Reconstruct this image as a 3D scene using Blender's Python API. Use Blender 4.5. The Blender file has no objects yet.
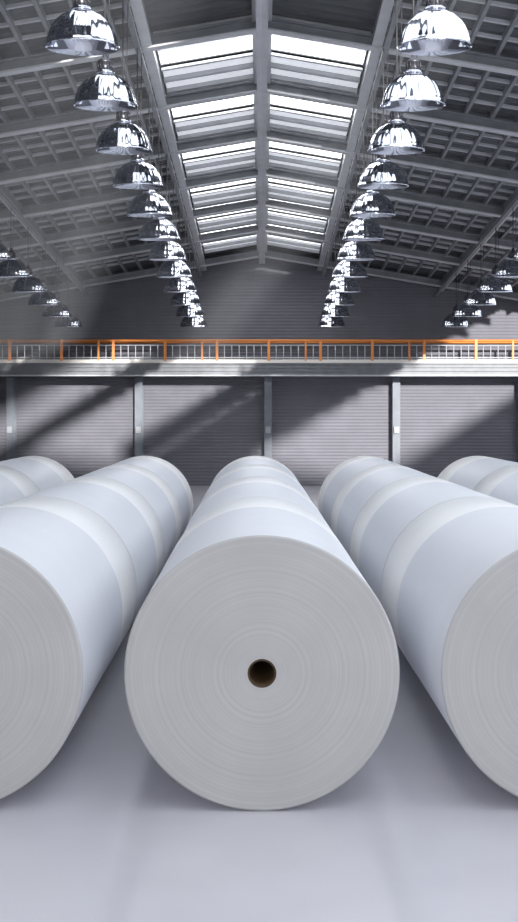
import bpy, bmesh, math
from mathutils import Vector

F = 1150.0
CZ = 2.89
SH = 0.073
WALL_Y = 45.8
FRONT_Y = -8.0
HW = 16.0
scn = bpy.context.scene
scn.view_settings.view_transform = 'Standard'

def rz(x, y):
    return 12.65 - SH*y - 0.17*abs(x)

# ---------------- materials ----------------
def new_mat(name):
    m = bpy.data.materials.new(name); m.use_nodes = True
    nt = m.node_tree
    b = nt.nodes['Principled BSDF']
    return m, nt, b

def simple(name, col, rough=0.5, metal=0.0, noise=0.0, nscale=5.0):
    m, nt, b = new_mat(name)
    b.inputs['Base Color'].default_value = (*col, 1)
    b.inputs['Roughness'].default_value = rough
    b.inputs['Metallic'].default_value = metal
    if noise > 0:
        tc = nt.nodes.new('ShaderNodeTexCoord')
        n = nt.nodes.new('ShaderNodeTexNoise'); n.inputs['Scale'].default_value = nscale
        n.inputs['Detail'].default_value = 5
        nt.links.new(tc.outputs['Object'], n.inputs['Vector'])
        r = nt.nodes.new('ShaderNodeValToRGB')
        r.color_ramp.elements[0].position = 0.3; r.color_ramp.elements[1].position = 0.7
        r.color_ramp.elements[0].color = (*[c*(1-noise) for c in col], 1)
        r.color_ramp.elements[1].color = (*[min(1, c*(1+noise)) for c in col], 1)
        nt.links.new(n.outputs['Fac'], r.inputs['Fac'])
        nt.links.new(r.outputs['Color'], b.inputs['Base Color'])
    return m

def emis(name, col, s):
    m, nt, b = new_mat(name)
    b.inputs['Base Color'].default_value = (*col, 1)
    b.inputs['Emission Color'].default_value = (*col, 1)
    b.inputs['Emission Strength'].default_value = s
    return m

def ribbed(name, col, axis, period, dist, noise=0.08, rough=0.6, profile='SIN'):
    m, nt, b = new_mat(name)
    b.inputs['Roughness'].default_value = rough
    tc = nt.nodes.new('ShaderNodeTexCoord')
    w = nt.nodes.new('ShaderNodeTexWave'); w.wave_type = 'BANDS'; w.bands_direction = axis
    w.wave_profile = profile
    w.inputs['Scale'].default_value = 0.314159/period
    w.inputs['Distortion'].default_value = 0
    nt.links.new(tc.outputs['Object'], w.inputs['Vector'])
    bp = nt.nodes.new('ShaderNodeBump'); bp.inputs['Distance'].default_value = dist
    bp.inputs['Strength'].default_value = 1.0
    nt.links.new(w.outputs['Fac'], bp.inputs['Height'])
    nt.links.new(bp.outputs['Normal'], b.inputs['Normal'])
    n = nt.nodes.new('ShaderNodeTexNoise'); n.inputs['Scale'].default_value = 1.3; n.inputs['Detail'].default_value = 6
    nt.links.new(tc.outputs['Object'], n.inputs['Vector'])
    r = nt.nodes.new('ShaderNodeValToRGB')
    r.color_ramp.elements[0].position = 0.3; r.color_ramp.elements[1].position = 0.7
    r.color_ramp.elements[0].color = (*[c*(1-noise) for c in col], 1)
    r.color_ramp.elements[1].color = (*[c*(1+noise) for c in col], 1)
    nt.links.new(n.outputs['Fac'], r.inputs['Fac'])
    nt.links.new(r.outputs['Color'], b.inputs['Base Color'])
    return m

M_wall = ribbed('wall_siding', (0.15, 0.149, 0.175), 'Z', 0.13, 0.012)
M_side = ribbed('side_siding', (0.22, 0.22, 0.24), 'Z', 0.2, 0.03)
M_deck = ribbed('roof_deck', (0.07, 0.075, 0.083), 'Y', 0.35, 0.07)
M_steel = simple('painted_steel', (0.20, 0.21, 0.225), 0.45, 0.0, 0.15, 3)
M_steel_l = simple('light_steel', (0.50, 0.51, 0.53), 0.4, 0.0, 0.08, 3)
M_col = simple('column_steel', (0.18, 0.20, 0.23), 0.5, 0.0, 0.1, 3)
M_orange = simple('orange_paint', (0.80, 0.27, 0.06), 0.45)
M_white = simple('white_trim', (0.80, 0.76, 0.70), 0.5)
M_box = simple('junction_box', (0.35, 0.36, 0.38), 0.5)
M_chrome = simple('polished_aluminium', (0.60, 0.62, 0.69), 0.07, 1.0)
M_cap = simple('lamp_cap', (0.10, 0.10, 0.11), 0.35, 0.8)
M_wire = simple('lamp_cable', (0.06, 0.06, 0.065), 0.5)
M_bulb = emis('bulb_glass', (1, 0.98, 0.94), 1.5)
M_fill = emis('fill_glass', (1.0, 0.99, 0.98), 1.9)  # panes added behind the camera to light the hall
M_fill_side = emis('fill_glass_side', (0.92, 0.95, 1.0), 1.0)  # side strips added out of view to light the rolls

def skyglass(name, col, s, tr):
    m=bpy.data.materials.new(name); m.use_nodes=True; nt=m.node_tree; nt.nodes.clear()
    o=nt.nodes.new('ShaderNodeOutputMaterial'); mix=nt.nodes.new('ShaderNodeMixShader')
    e=nt.nodes.new('ShaderNodeEmission'); t=nt.nodes.new('ShaderNodeBsdfTransparent')
    e.inputs[0].default_value=(*col,1); e.inputs[1].default_value=s
    mix.inputs[0].default_value=tr
    nt.links.new(e.outputs[0],mix.inputs[1]); nt.links.new(t.outputs[0],mix.inputs[2]); nt.links.new(mix.outputs[0],o.inputs[0])
    return m
M_sky = skyglass('skylight_glass', (0.97, 0.98, 1.0), 10.0, 0.45)
M_skyd = emis('skylight_dim_glass', (0.66, 0.68, 0.72), 0.7)

# floor
M_floor, nt, b = new_mat('polished_concrete')
tc = nt.nodes.new('ShaderNodeTexCoord')
n = nt.nodes.new('ShaderNodeTexNoise'); n.inputs['Scale'].default_value = 0.9; n.inputs['Detail'].default_value = 8
nt.links.new(tc.outputs['Object'], n.inputs['Vector'])
r = nt.nodes.new('ShaderNodeValToRGB')
r.color_ramp.elements[0].position = 0.3; r.color_ramp.elements[1].position = 0.7
r.color_ramp.elements[0].color = (0.65, 0.64, 0.69, 1); r.color_ramp.elements[1].color = (0.71, 0.70, 0.75, 1)
nt.links.new(n.outputs['Fac'], r.inputs['Fac']); nt.links.new(r.outputs['Color'], b.inputs['Base Color'])
b.inputs['Roughness'].default_value = 0.12
b.inputs['Specular IOR Level'].default_value = 0.8
n2 = nt.nodes.new('ShaderNodeTexNoise'); n2.inputs['Scale'].default_value = 60; n2.inputs['Detail'].default_value = 4
nt.links.new(tc.outputs['Object'], n2.inputs['Vector'])
bp = nt.nodes.new('ShaderNodeBump'); bp.inputs['Distance'].default_value = 0.001; bp.inputs['Strength'].default_value = 0.2
nt.links.new(n2.outputs['Fac'], bp.inputs['Height']); nt.links.new(bp.outputs['Normal'], b.inputs['Normal'])

# paper end face
M_face, nt, b = new_mat('paper_end_grain')
tc = nt.nodes.new('ShaderNodeTexCoord')
sx = nt.nodes.new('ShaderNodeSeparateXYZ'); nt.links.new(tc.outputs['Object'], sx.inputs[0])
cx = nt.nodes.new('ShaderNodeCombineXYZ')
nt.links.new(sx.outputs['X'], cx.inputs['X']); nt.links.new(sx.outputs['Z'], cx.inputs['Y'])
ln = nt.nodes.new('ShaderNodeVectorMath'); ln.operation = 'LENGTH'
nt.links.new(cx.outputs[0], ln.inputs[0])
def ring(scale, det):
    t = nt.nodes.new('ShaderNodeTexNoise'); t.noise_dimensions = '1D'
    t.inputs['Scale'].default_value = scale; t.inputs['Detail'].default_value = det
    nt.links.new(ln.outputs['Value'], t.inputs['W']); return t
a1 = ring(45, 7); a2 = ring(160, 2)
nn = nt.nodes.new('ShaderNodeTexNoise'); nn.inputs['Scale'].default_value = 1.6
nt.links.new(tc.outputs['Object'], nn.inputs['Vector'])
mx = nt.nodes.new('ShaderNodeMath'); mx.operation = 'MULTIPLY'
nt.links.new(a1.outputs['Fac'], mx.inputs[0]); nt.links.new(nn.outputs['Fac'], mx.inputs[1])
ad = nt.nodes.new('ShaderNodeMath'); ad.operation = 'MULTIPLY_ADD'
nt.links.new(a2.outputs['Fac'], ad.inputs[0]); ad.inputs[1].default_value = 0.25
nt.links.new(mx.outputs[0], ad.inputs[2])
r = nt.nodes.new('ShaderNodeValToRGB')
r.color_ramp.elements[0].position = 0.2; r.color_ramp.elements[1].position = 0.55
r.color_ramp.elements[0].color = (0.48, 0.48, 0.482, 1); r.color_ramp.elements[1].color = (0.565, 0.565, 0.567, 1)
nt.links.new(ad.outputs[0], r.inputs['Fac']); nt.links.new(r.outputs['Color'], b.inputs['Base Color'])
b.inputs['Roughness'].default_value = 0.9
bp = nt.nodes.new('ShaderNodeBump'); bp.inputs['Distance'].default_value = 0.0015; bp.inputs['Strength'].default_value = 0.4
nt.links.new(a1.outputs['Fac'], bp.inputs['Height']); nt.links.new(bp.outputs['Normal'], b.inputs['Normal'])

M_wrap = simple('blue_white_wrap', (0.72, 0.735, 0.785), 0.4, 0, 0.01, 3)
M_band = simple('paper_wrap_band', (0.87, 0.87, 0.88), 0.5, 0, 0.01, 3)
M_core = simple('cardboard_core', (0.07, 0.042, 0.025), 0.8, 0, 0.15, 12)
M_corein = simple('cardboard_core_inner', (0.08, 0.048, 0.022), 0.9, 0, 0.15, 12)

# ---------------- mesh helpers ----------------
class MB:
    def __init__(s): s.v=[]; s.f=[]; s.m=[]; s.mats=[]; s.sm=[]
    def mi(s, mat):
        if mat not in s.mats: s.mats.append(mat)
        return s.mats.index(mat)
    def hexa(s, c, mat):
        i=len(s.v); s.v += [tuple(p) for p in c]; k=s.mi(mat)
        for q in ((3,2,1,0),(4,5,6,7),(0,1,5,4),(1,2,6,5),(2,3,7,6),(3,0,4,7)):
            s.f.append(tuple(i+j for j in q)); s.m.append(k); s.sm.append(False)
    def box(s, x0,x1,y0,y1,z0,z1, mat):
        s.hexa([(x0,y0,z0),(x1,y0,z0),(x1,y1,z0),(x0,y1,z0),(x0,y0,z1),(x1,y0,z1),(x1,y1,z1),(x0,y1,z1)], mat)
    def roofbox(s, x0,x1,y0,y1,o0,o1, mat):
        def p(x,y,o): return (x,y,rz(x,y)+o)
        s.hexa([p(x0,y0,o0),p(x1,y0,o0),p(x1,y1,o0),p(x0,y1,o0),p(x0,y0,o1),p(x1,y0,o1),p(x1,y1,o1),p(x0,y1,o1)], mat)
    def tube(s, a, b_, rad, mat, n=8):
        a=Vector(a); b_=Vector(b_); d=(b_-a).normalized()
        u = d.orthogonal().normalized(); w = d.cross(u)
        i=len(s.v); k=s.mi(mat)
        for e in (a,b_):
            for j in range(n):
                t=2*math.pi*j/n; s.v.append(tuple(e+u*math.cos(t)*rad+w*math.sin(t)*rad))
        for j in range(n):
            s.f.append((i+j,i+(j+1)%n,i+n+(j+1)%n,i+n+j)); s.m.append(k); s.sm.append(True)
        s.f.append(tuple(i+j for j in reversed(range(n)))); s.m.append(k); s.sm.append(False)
        s.f.append(tuple(i+n+j for j in range(n))); s.m.append(k); s.sm.append(False)
    def lathe(s, prof, n, axis='Z', mats=None, smooth=None, flute=None):
        i=len(s.v); P=len(prof)
        for q,(r_,h) in enumerate(prof):
            for j in range(n):
                t=2*math.pi*j/n
                rr=r_
                if flute: rr=r_*(1+flute(q,j))
                if axis=='Z': s.v.append((rr*math.cos(t), rr*math.sin(t), h))
                else: s.v.append((rr*math.cos(t), h, rr*math.sin(t)))
        for q in range(P-1):
            k=s.mi(mats[q])
            for j in range(n):
                f=(i+q*n+j, i+q*n+(j+1)%n, i+(q+1)*n+(j+1)%n, i+(q+1)*n+j)
                s.f.append(f); s.m.append(k); s.sm.append(smooth[q] if smooth else True)
    def tiltx(s, ang):
        c,sn=math.cos(ang),math.sin(ang)
        s.v=[(x,y*c-z*sn,y*sn+z*c) for x,y,z in s.v]
    def mesh(s, name):
        me=bpy.data.meshes.new(name); me.from_pydata(s.v,[],s.f); me.update()
        for m in s.mats: me.materials.append(m)
        for p,k,sm in zip(me.polygons,s.m,s.sm): p.material_index=k; p.use_smooth=sm
        bm=bmesh.new(); bm.from_mesh(me); bmesh.ops.recalc_face_normals(bm, faces=bm.faces); bm.to_mesh(me); bm.free()
        return me
    def obj(s, name, loc=(0,0,0), parent=None):
        return put(name, s.mesh(name), loc, parent)
def put(name, me, loc=(0,0,0), parent=None):
    o=bpy.data.objects.new(name, me); scn.collection.objects.link(o); o.location=loc
    if parent: o.parent=parent
    return o

# ---------------- shell ----------------
m=MB(); m.box(-HW,HW,FRONT_Y,WALL_Y,-0.2,0,M_floor); m.obj('floor')

def gable_wall(name, y0, y1, mat):
    m=MB()
    for (xa,xb) in ((-HW-0.3,0),(0,HW+0.3)):
        za=rz(xa,y0)+0.05; zb=rz(xb,y0)+0.05
        m.hexa([(xa,y0,-0.2),(xb,y0,-0.2),(xb,y1,-0.2),(xa,y1,-0.2),(xa,y0,za),(xb,y0,zb),(xb,y1,zb),(xa,y1,za)],mat)
    return m.obj(name)
gable_wall('wall_back', WALL_Y, WALL_Y+0.3, M_wall)
gable_wall('wall_front', FRONT_Y-0.3, FRONT_Y, M_side)
for nm,xa,xb in (('wall_left',-HW-0.3,-HW),('wall_right',HW,HW+0.3)):
    m=MB()
    za=rz(HW,FRONT_Y)+0.1; zb=rz(HW,WALL_Y)+0.1
    m.hexa([(xa,FRONT_Y,-0.2),(xb,FRONT_Y,-0.2),(xb,WALL_Y,-0.2),(xa,WALL_Y,-0.2),(xa,FRONT_Y,za),(xb,FRONT_Y,za),(xb,WALL_Y,zb),(xa,WALL_Y,zb)],M_side)
    m.obj(nm)

SKY=[24.2+3.5*i for i in range(-8,6)]
HB=0.95
sky_rects=[]; dim_rects=[]
for c in SKY:
    sky_rects.append((c-HB,c+HB))
    dim_rects.append((c+1.05,c+2.4))
# unseen roof openings, added to shape the sun patches and beams
holes=[(0.4,7.2,-6.0,19.6),(10.4,15.6,0.0,42.0),(-3.4,-0.4,12.5,19.6)]
def has_side(c,s_): return c>21 or (s_<0 and c<10)
def is_hole(x,y):
    for a,b2,c,d in holes:
        if a<x<b2 and c<y<d: return True
    if 0.2<abs(x)<2.2:
        for cc,(c,d),(e,f) in zip(SKY,sky_rects,dim_rects):
            if (c<y<d or e<y<f) and has_side(cc,x): return True
    return False
xs=sorted(set([-HW-0.3,-2.2,-0.2,0,0.2,2.2,HW+0.3]+[h for q in holes for h in q[:2]]))
ys=sorted(set([FRONT_Y-0.3,WALL_Y+0.3]+[h for q in holes for h in q[2:]]+[h for q in sky_rects+dim_rects for h in q]))
m=MB()
for i in range(len(xs)-1):
    for j in range(len(ys)-1):
        if not is_hole((xs[i]+xs[i+1])/2,(ys[j]+ys[j+1])/2):
            m.roofbox(xs[i],xs[i+1],ys[j],ys[j+1],0,0.15,M_deck)
CEIL=m.obj('ceiling')

wi=1
for idx,c in enumerate(SKY):
    m=MB()
    for s_ in (-1,1):
        if not has_side(c,s_): continue
        xa,xb=sorted((s_*0.2,s_*2.2))
        i0=len(m.v)
        m.v += [(xa,c-HB,rz(xa,c-HB)+0.08),(xb,c-HB,rz(xb,c-HB)+0.08),(xb,c+HB,rz(xb,c+HB)+0.08),(xa,c+HB,rz(xa,c+HB)+0.08)]
        m.f.append((i0,i0+1,i0+2,i0+3)); m.m.append(m.mi(M_sky)); m.sm.append(False)
        m.roofbox(xa,xb,c+1.05,c+2.4,0.06,0.12,M_skyd)
        for yy in (c-HB,c+1.0,c+1.7,c+2.4):
            m.roofbox(xa,xb,yy-0.05,yy+0.05,-0.05,0.05,M_steel_l)
        m.roofbox(xa,xb,c-0.02,c+0.02,-0.01,0.05,M_steel_l)
    if m.v: m.obj('skylight_or_fill_%d'%wi); wi+=1

# ---------------- roof frame ----------------
m=MB()
def ibeam_x(xa,xb,y,h,w,mat):
    m.roofbox(xa,xb,y-w/2,y+w/2,-0.14-h,-0.14-h+0.04,M_steel_l)
    m.roofbox(xa,xb,y-w/2,y+w/2,-0.18,-0.14,mat)
    m.roofbox(xa,xb,y-0.02,y+0.02,-0.14-h+0.04,-0.18,mat)
raf=[c-1.12 for c in SKY]+[44.8]
def spans(y):
    cuts=sorted((a,b2) for a,b2,c,d in holes if c-0.3<y<d+0.3)
    segs=[]; st=-HW
    for a,b2 in cuts+[(HW,HW)]:
        if a>st:
            if st<0<a: segs += [(st,0),(0,a)]
            else: segs.append((st,a))
        st=b2
    return segs
for y in raf:
    for a,b2 in spans(y): ibeam_x(a,b2,y,0.26,0.20,M_steel)
for y in raf[:-1]:
    for k in (1,2,3,4):
        yy=y+0.7*k
        for a,b2 in spans(yy):
            for p,q in ((max(a,-HW),min(b2,-2.25)),(max(a,2.25),min(b2,HW))):
                if q-p>0.2: m.roofbox(p,q,yy-0.03,yy+0.03,-0.07,0,M_steel_l)
m.obj('roof_rafters',parent=CEIL)
m=MB()
def along_y(x,w,o0,o1,mat,y0=FRONT_Y,y1=WALL_Y):
    segs=[(y0,y1)]
    for a,b2,c,d in holes:
        if a<x<b2:
            segs=[(p,q) for p,q in ((y0,c),(d,y1)) if q>p]
    for a,b2 in segs: m.roofbox(x-w/2,x+w/2,a,b2,o0,o1,mat)
for s_ in (-1,1):
    def rb(xa,xb,o0,o1,mt):
        a,b2=sorted((s_*xa,s_*xb)); m.roofbox(a,b2,FRONT_Y,WALL_Y,o0,o1,mt)
    rb(0,0.2,-0.2,0,M_steel_l); rb(0,0.05,-0.42,-0.2,M_steel); rb(0,0.12,-0.46,-0.42,M_steel_l)
    for x in (2.3,2.9,3.5,4.1,4.7,5.3,5.9,6.5,7.1,7.7,8.3,8.9,9.5,10.1,10.7,11.9,13.1,14.3,15.5):
        big = x in (2.3,7.1,11.9)
        along_y(s_*x,0.12 if big else 0.07,-0.32 if big else -0.15,0,M_steel)
        if big: along_y(s_*x,0.2,-0.36,-0.32,M_steel_l)
m.obj('roof_purlins',parent=CEIL)
m=MB()
for x in (2.43,6.92):
    for s_ in (-1,1):
        m.roofbox(s_*x-0.05,s_*x+0.05,FRONT_Y,WALL_Y,-0.60,-0.52,M_steel)
m.obj('lamp_support_rails',parent=CEIL)

# ---------------- back wall columns, catwalk ----------------
for x in (-14.97,-9.93,-4.87,0.24,5.3,10.3,14.97):
    m=MB()
    y=WALL_Y-0.45
    m.box(x-0.15,x+0.15,y-0.02,y+0.02,0,4.3,M_col)
    m.box(x-0.15,x+0.15,WALL_Y-0.05,WALL_Y-0.02,0,4.3,M_col)
    m.box(x-0.03,x+0.03,y+0.02,WALL_Y-0.05,0,4.3,M_col)
    m.box(x-0.25,x+0.25,y-0.08,WALL_Y-0.02,0,0.04,M_col)
    m.box(x-0.10,x+0.10,y-0.12,y-0.02,2.1,2.35,M_box)
    m.obj('steel_column')

CY=44.3; CX=HW-0.06; WB=WALL_Y-0.03
m=MB()
m.box(-CX,CX,CY,WB,4.80,4.88,M_steel)
m.box(-CX,CX,CY-0.03,CY,4.82,4.95,M_white)
m.box(-CX,CX,CY+0.06,CY+0.12,4.36,4.80,M_steel)
for z in (4.36,4.50,4.64,4.76): m.box(-CX,CX,CY+0.0,CY+0.06,z,z+0.04,M_steel)
m.box(-CX,CX,CY+0.0,CY+0.3,4.31,4.36,M_steel_l)
for x in [-15+3*i for i in range(11)]:
    m.box(x-0.08,x+0.08,CY+0.12,WB,4.4,4.8,M_steel)
m.tube((-CX,CY,5.68),(CX,CY,5.68),0.045,M_orange)
m.tube((-CX,CY,5.02),(CX,CY,5.02),0.025,M_steel_l)
m.tube((-CX,CY,5.5),(CX,CY,5.5),0.02,M_steel_l)
k=0
x=-HW+0.3
while x<CX:
    if k%7==0: m.box(x-0.05,x+0.05,CY-0.05,CY+0.05,4.9,5.72,M_orange)
    elif k%14==5: m.box(x-0.035,x+0.035,CY-0.04,CY+0.04,4.9,5.70,M_orange)
    else: m.tube((x,CY,4.9),(x,CY,5.5),0.018,M_steel_l,6)
    k+=1; x+=0.285
m.tube((-CX,WALL_Y-0.2,5.68),(CX,WALL_Y-0.2,5.68),0.035,M_orange)
m.obj('catwalk')

# ---------------- pendant lamps ----------------
def lamp_mesh(name, L):
    m=MB(); n=96
    outer=[(0.5,0.0),(0.505,0.015),(0.487,0.03),(0.475,0.08),(0.45,0.17),(0.41,0.26),(0.355,0.34),(0.28,0.41),(0.20,0.455),(0.13,0.48)]
    inner=[(0.12,0.465),(0.19,0.44),(0.27,0.395),(0.345,0.325),(0.40,0.25),(0.44,0.16),(0.465,0.075),(0.48,0.02),(0.5,0.0)]
    fl=lambda q,j: 0.010*(1 if (j//2)%2 else -1) if 2<q<9 else 0
    m.lathe(outer,n,'Z',[M_chrome]*(len(outer)-1),None,fl)
    m.lathe(inner,n,'Z',[M_chrome]*(len(inner)-1))
    H=0.08
    cap=[(0.0,0.39),(0.14,0.39),(0.145,0.43),(0.11,0.46),(0.10,0.47),(0.10,0.56),(0.115,0.57),(0.115,0.60),(0.07,0.63),(0.04,0.66),(0.03,0.72),(0.0,0.73)]
    cap=[(a,b2+H) for a,b2 in cap]
    cm=[M_cap]*(len(cap)-1); cm[1]=M_chrome; cm[2]=M_chrome
    m.lathe(cap,32,'Z',cm)
    for j in range(12):
        t=2*math.pi*j/12
        c,sn=math.cos(t),math.sin(t)
        m.tube((0.112*c,0.112*sn,0.47+H),(0.112*c,0.112*sn,0.57+H),0.009,M_cap,5)
    bulb=[(0.0,0.12),(0.04,0.13),(0.065,0.17),(0.06,0.22),(0.035,0.28),(0.03,0.46)]
    m.lathe(bulb,20,'Z',[M_bulb]*3+[M_cap]*2)
    m.tiltx(math.radians(5))
    top=(0,-0.80*math.sin(math.radians(5)),0.79)
    m.tube(top,(0,top[1],L),0.012,M_wire)
    m.tube((0.05,top[1],0.72),(0.09,top[1],L),0.007,M_wire,6)
    return m.mesh(name)
XI=2.43; XO=6.92
def railz(x,y): return rz(x,y)-0.60
zr=lambda y: CZ+6.33-SH*y-0.26
for X in (XI,XO):
    L=railz(X,15.5)-zr(15.5)
    me=lamp_mesh('pendant_lamp_mesh',L)
    for s_ in (-1,1):
        for i in range(12):
            y=XI*F*(0.00556+0.00083*i)
            xx=X
            if X==XI and s_==1: xx=2.33+0.15*i/11
            put('pendant_lamp',me,(s_*xx,y,zr(y)))

# ---------------- paper rolls ----------------
D=F/138.0; SL=0.465*D; LEN=SL-0.03
m=MB(); n=160
B=LEN*0.66
prof=[(0.09,LEN),(0.09,0.0),(0.10,-0.003),(0.105,0.0),(0.985,0.0),(1.0,0.012),(1.0,B),(1.003,B+0.004),(1.003,LEN-0.012),(0.985,LEN),(0.105,LEN),(0.09,LEN)]
mats=[M_corein,M_core,M_core,M_face,M_face,M_wrap,M_band,M_band,M_band,M_face,M_core]
m.lathe(prof,n,'Y',mats,[True,False,False,False,True,True,False,True,True,False,False])
me=m.mesh('paper_roll_mesh')
TH=10/1150.0
for c in (0,-1,1,-2,2):
    for k in range(4):
        o=put('paper_roll',me,(c*317/138.0-math.sin(TH)*k*SL,D+k*SL*math.cos(TH),1.003))
        o.rotation_euler=(0,0,TH)

# ---------------- glowing panes added out of view on front and side walls, as fill light ----------------
def fill_pane(x0,x1,y0,y1,z0,z1,mat,plane):
    global wi
    m=MB(); m.box(x0,x1,y0,y1,z0,z1,mat)
    if plane=='Y':
        for i in range(5):
            x=x0+(x1-x0)*i/4; m.box(x-0.06,x+0.06,y0,y1+0.06,z0,z1,M_steel)
        for i in range(4):
            z=z0+(z1-z0)*i/3; m.box(x0,x1,y0,y1+0.06,z-0.06,z+0.06,M_steel)
    m.obj('skylight_or_fill_%d'%wi); wi+=1
for x in (-11,-5.5,0,5.5,11):
    fill_pane(x-2.4,x+2.4,FRONT_Y+0.01,FRONT_Y+0.06,1.0,9.0,M_fill,'Y')
for y in (-2,6,14,22,30):
    for s_ in (-1,1):
        xa,xb=sorted((s_*(HW-0.01),s_*(HW-0.06)))
        fill_pane(xa,xb,y-3,y+3,4.5,7.0,M_fill_side,'X')

# ---------------- haze shafts with added glow imitating sunbeams, under the added roof openings ----------------
def glow_dust(name,den,glow):
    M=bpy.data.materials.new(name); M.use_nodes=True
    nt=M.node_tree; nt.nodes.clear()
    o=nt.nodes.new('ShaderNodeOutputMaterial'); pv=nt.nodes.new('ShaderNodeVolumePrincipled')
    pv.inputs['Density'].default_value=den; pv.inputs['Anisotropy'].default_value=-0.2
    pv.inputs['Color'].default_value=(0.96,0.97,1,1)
    pv.inputs['Emission Strength'].default_value=glow  # own glow standing in for sunlight scattered in the beam
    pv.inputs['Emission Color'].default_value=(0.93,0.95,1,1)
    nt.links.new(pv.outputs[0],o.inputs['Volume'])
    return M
SD=Vector((-1,4.0,-0.87))
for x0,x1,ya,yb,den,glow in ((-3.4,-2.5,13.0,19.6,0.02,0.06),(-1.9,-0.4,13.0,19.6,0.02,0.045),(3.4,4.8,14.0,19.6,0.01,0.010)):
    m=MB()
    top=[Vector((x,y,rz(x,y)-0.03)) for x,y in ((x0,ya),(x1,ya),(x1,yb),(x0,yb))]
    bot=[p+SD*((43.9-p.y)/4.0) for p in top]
    m.hexa(bot+top,glow_dust('glowing_dust',den,glow))
    m.obj('sunbeam_glow',parent=CEIL)

# ---------------- light ----------------
w=bpy.data.worlds.new('sky'); scn.world=w; w.use_nodes=True
bg=w.node_tree.nodes['Background']; bg.inputs[0].default_value=(0.86,0.92,1,1); bg.inputs[1].default_value=2.3
sd=bpy.data.lights.new('sun','SUN'); sd.energy=6.5; sd.angle=math.radians(1.5); sd.color=(1,0.97,0.95)
so=bpy.data.objects.new('sun',sd); scn.collection.objects.link(so)
so.rotation_euler=SD.to_track_quat('-Z','Y').to_euler()
so.location=(10,-20,20)

cd=bpy.data.cameras.new('camera'); co=bpy.data.objects.new('camera',cd); scn.collection.objects.link(co)
co.location=(0,0,CZ); co.rotation_euler=(math.radians(90),0,0)
cd.sensor_fit='VERTICAL'; cd.sensor_height=36; cd.lens=36*F/922
cd.shift_y=-48/922; cd.shift_x=-3/922; cd.clip_end=200
scn.camera=co
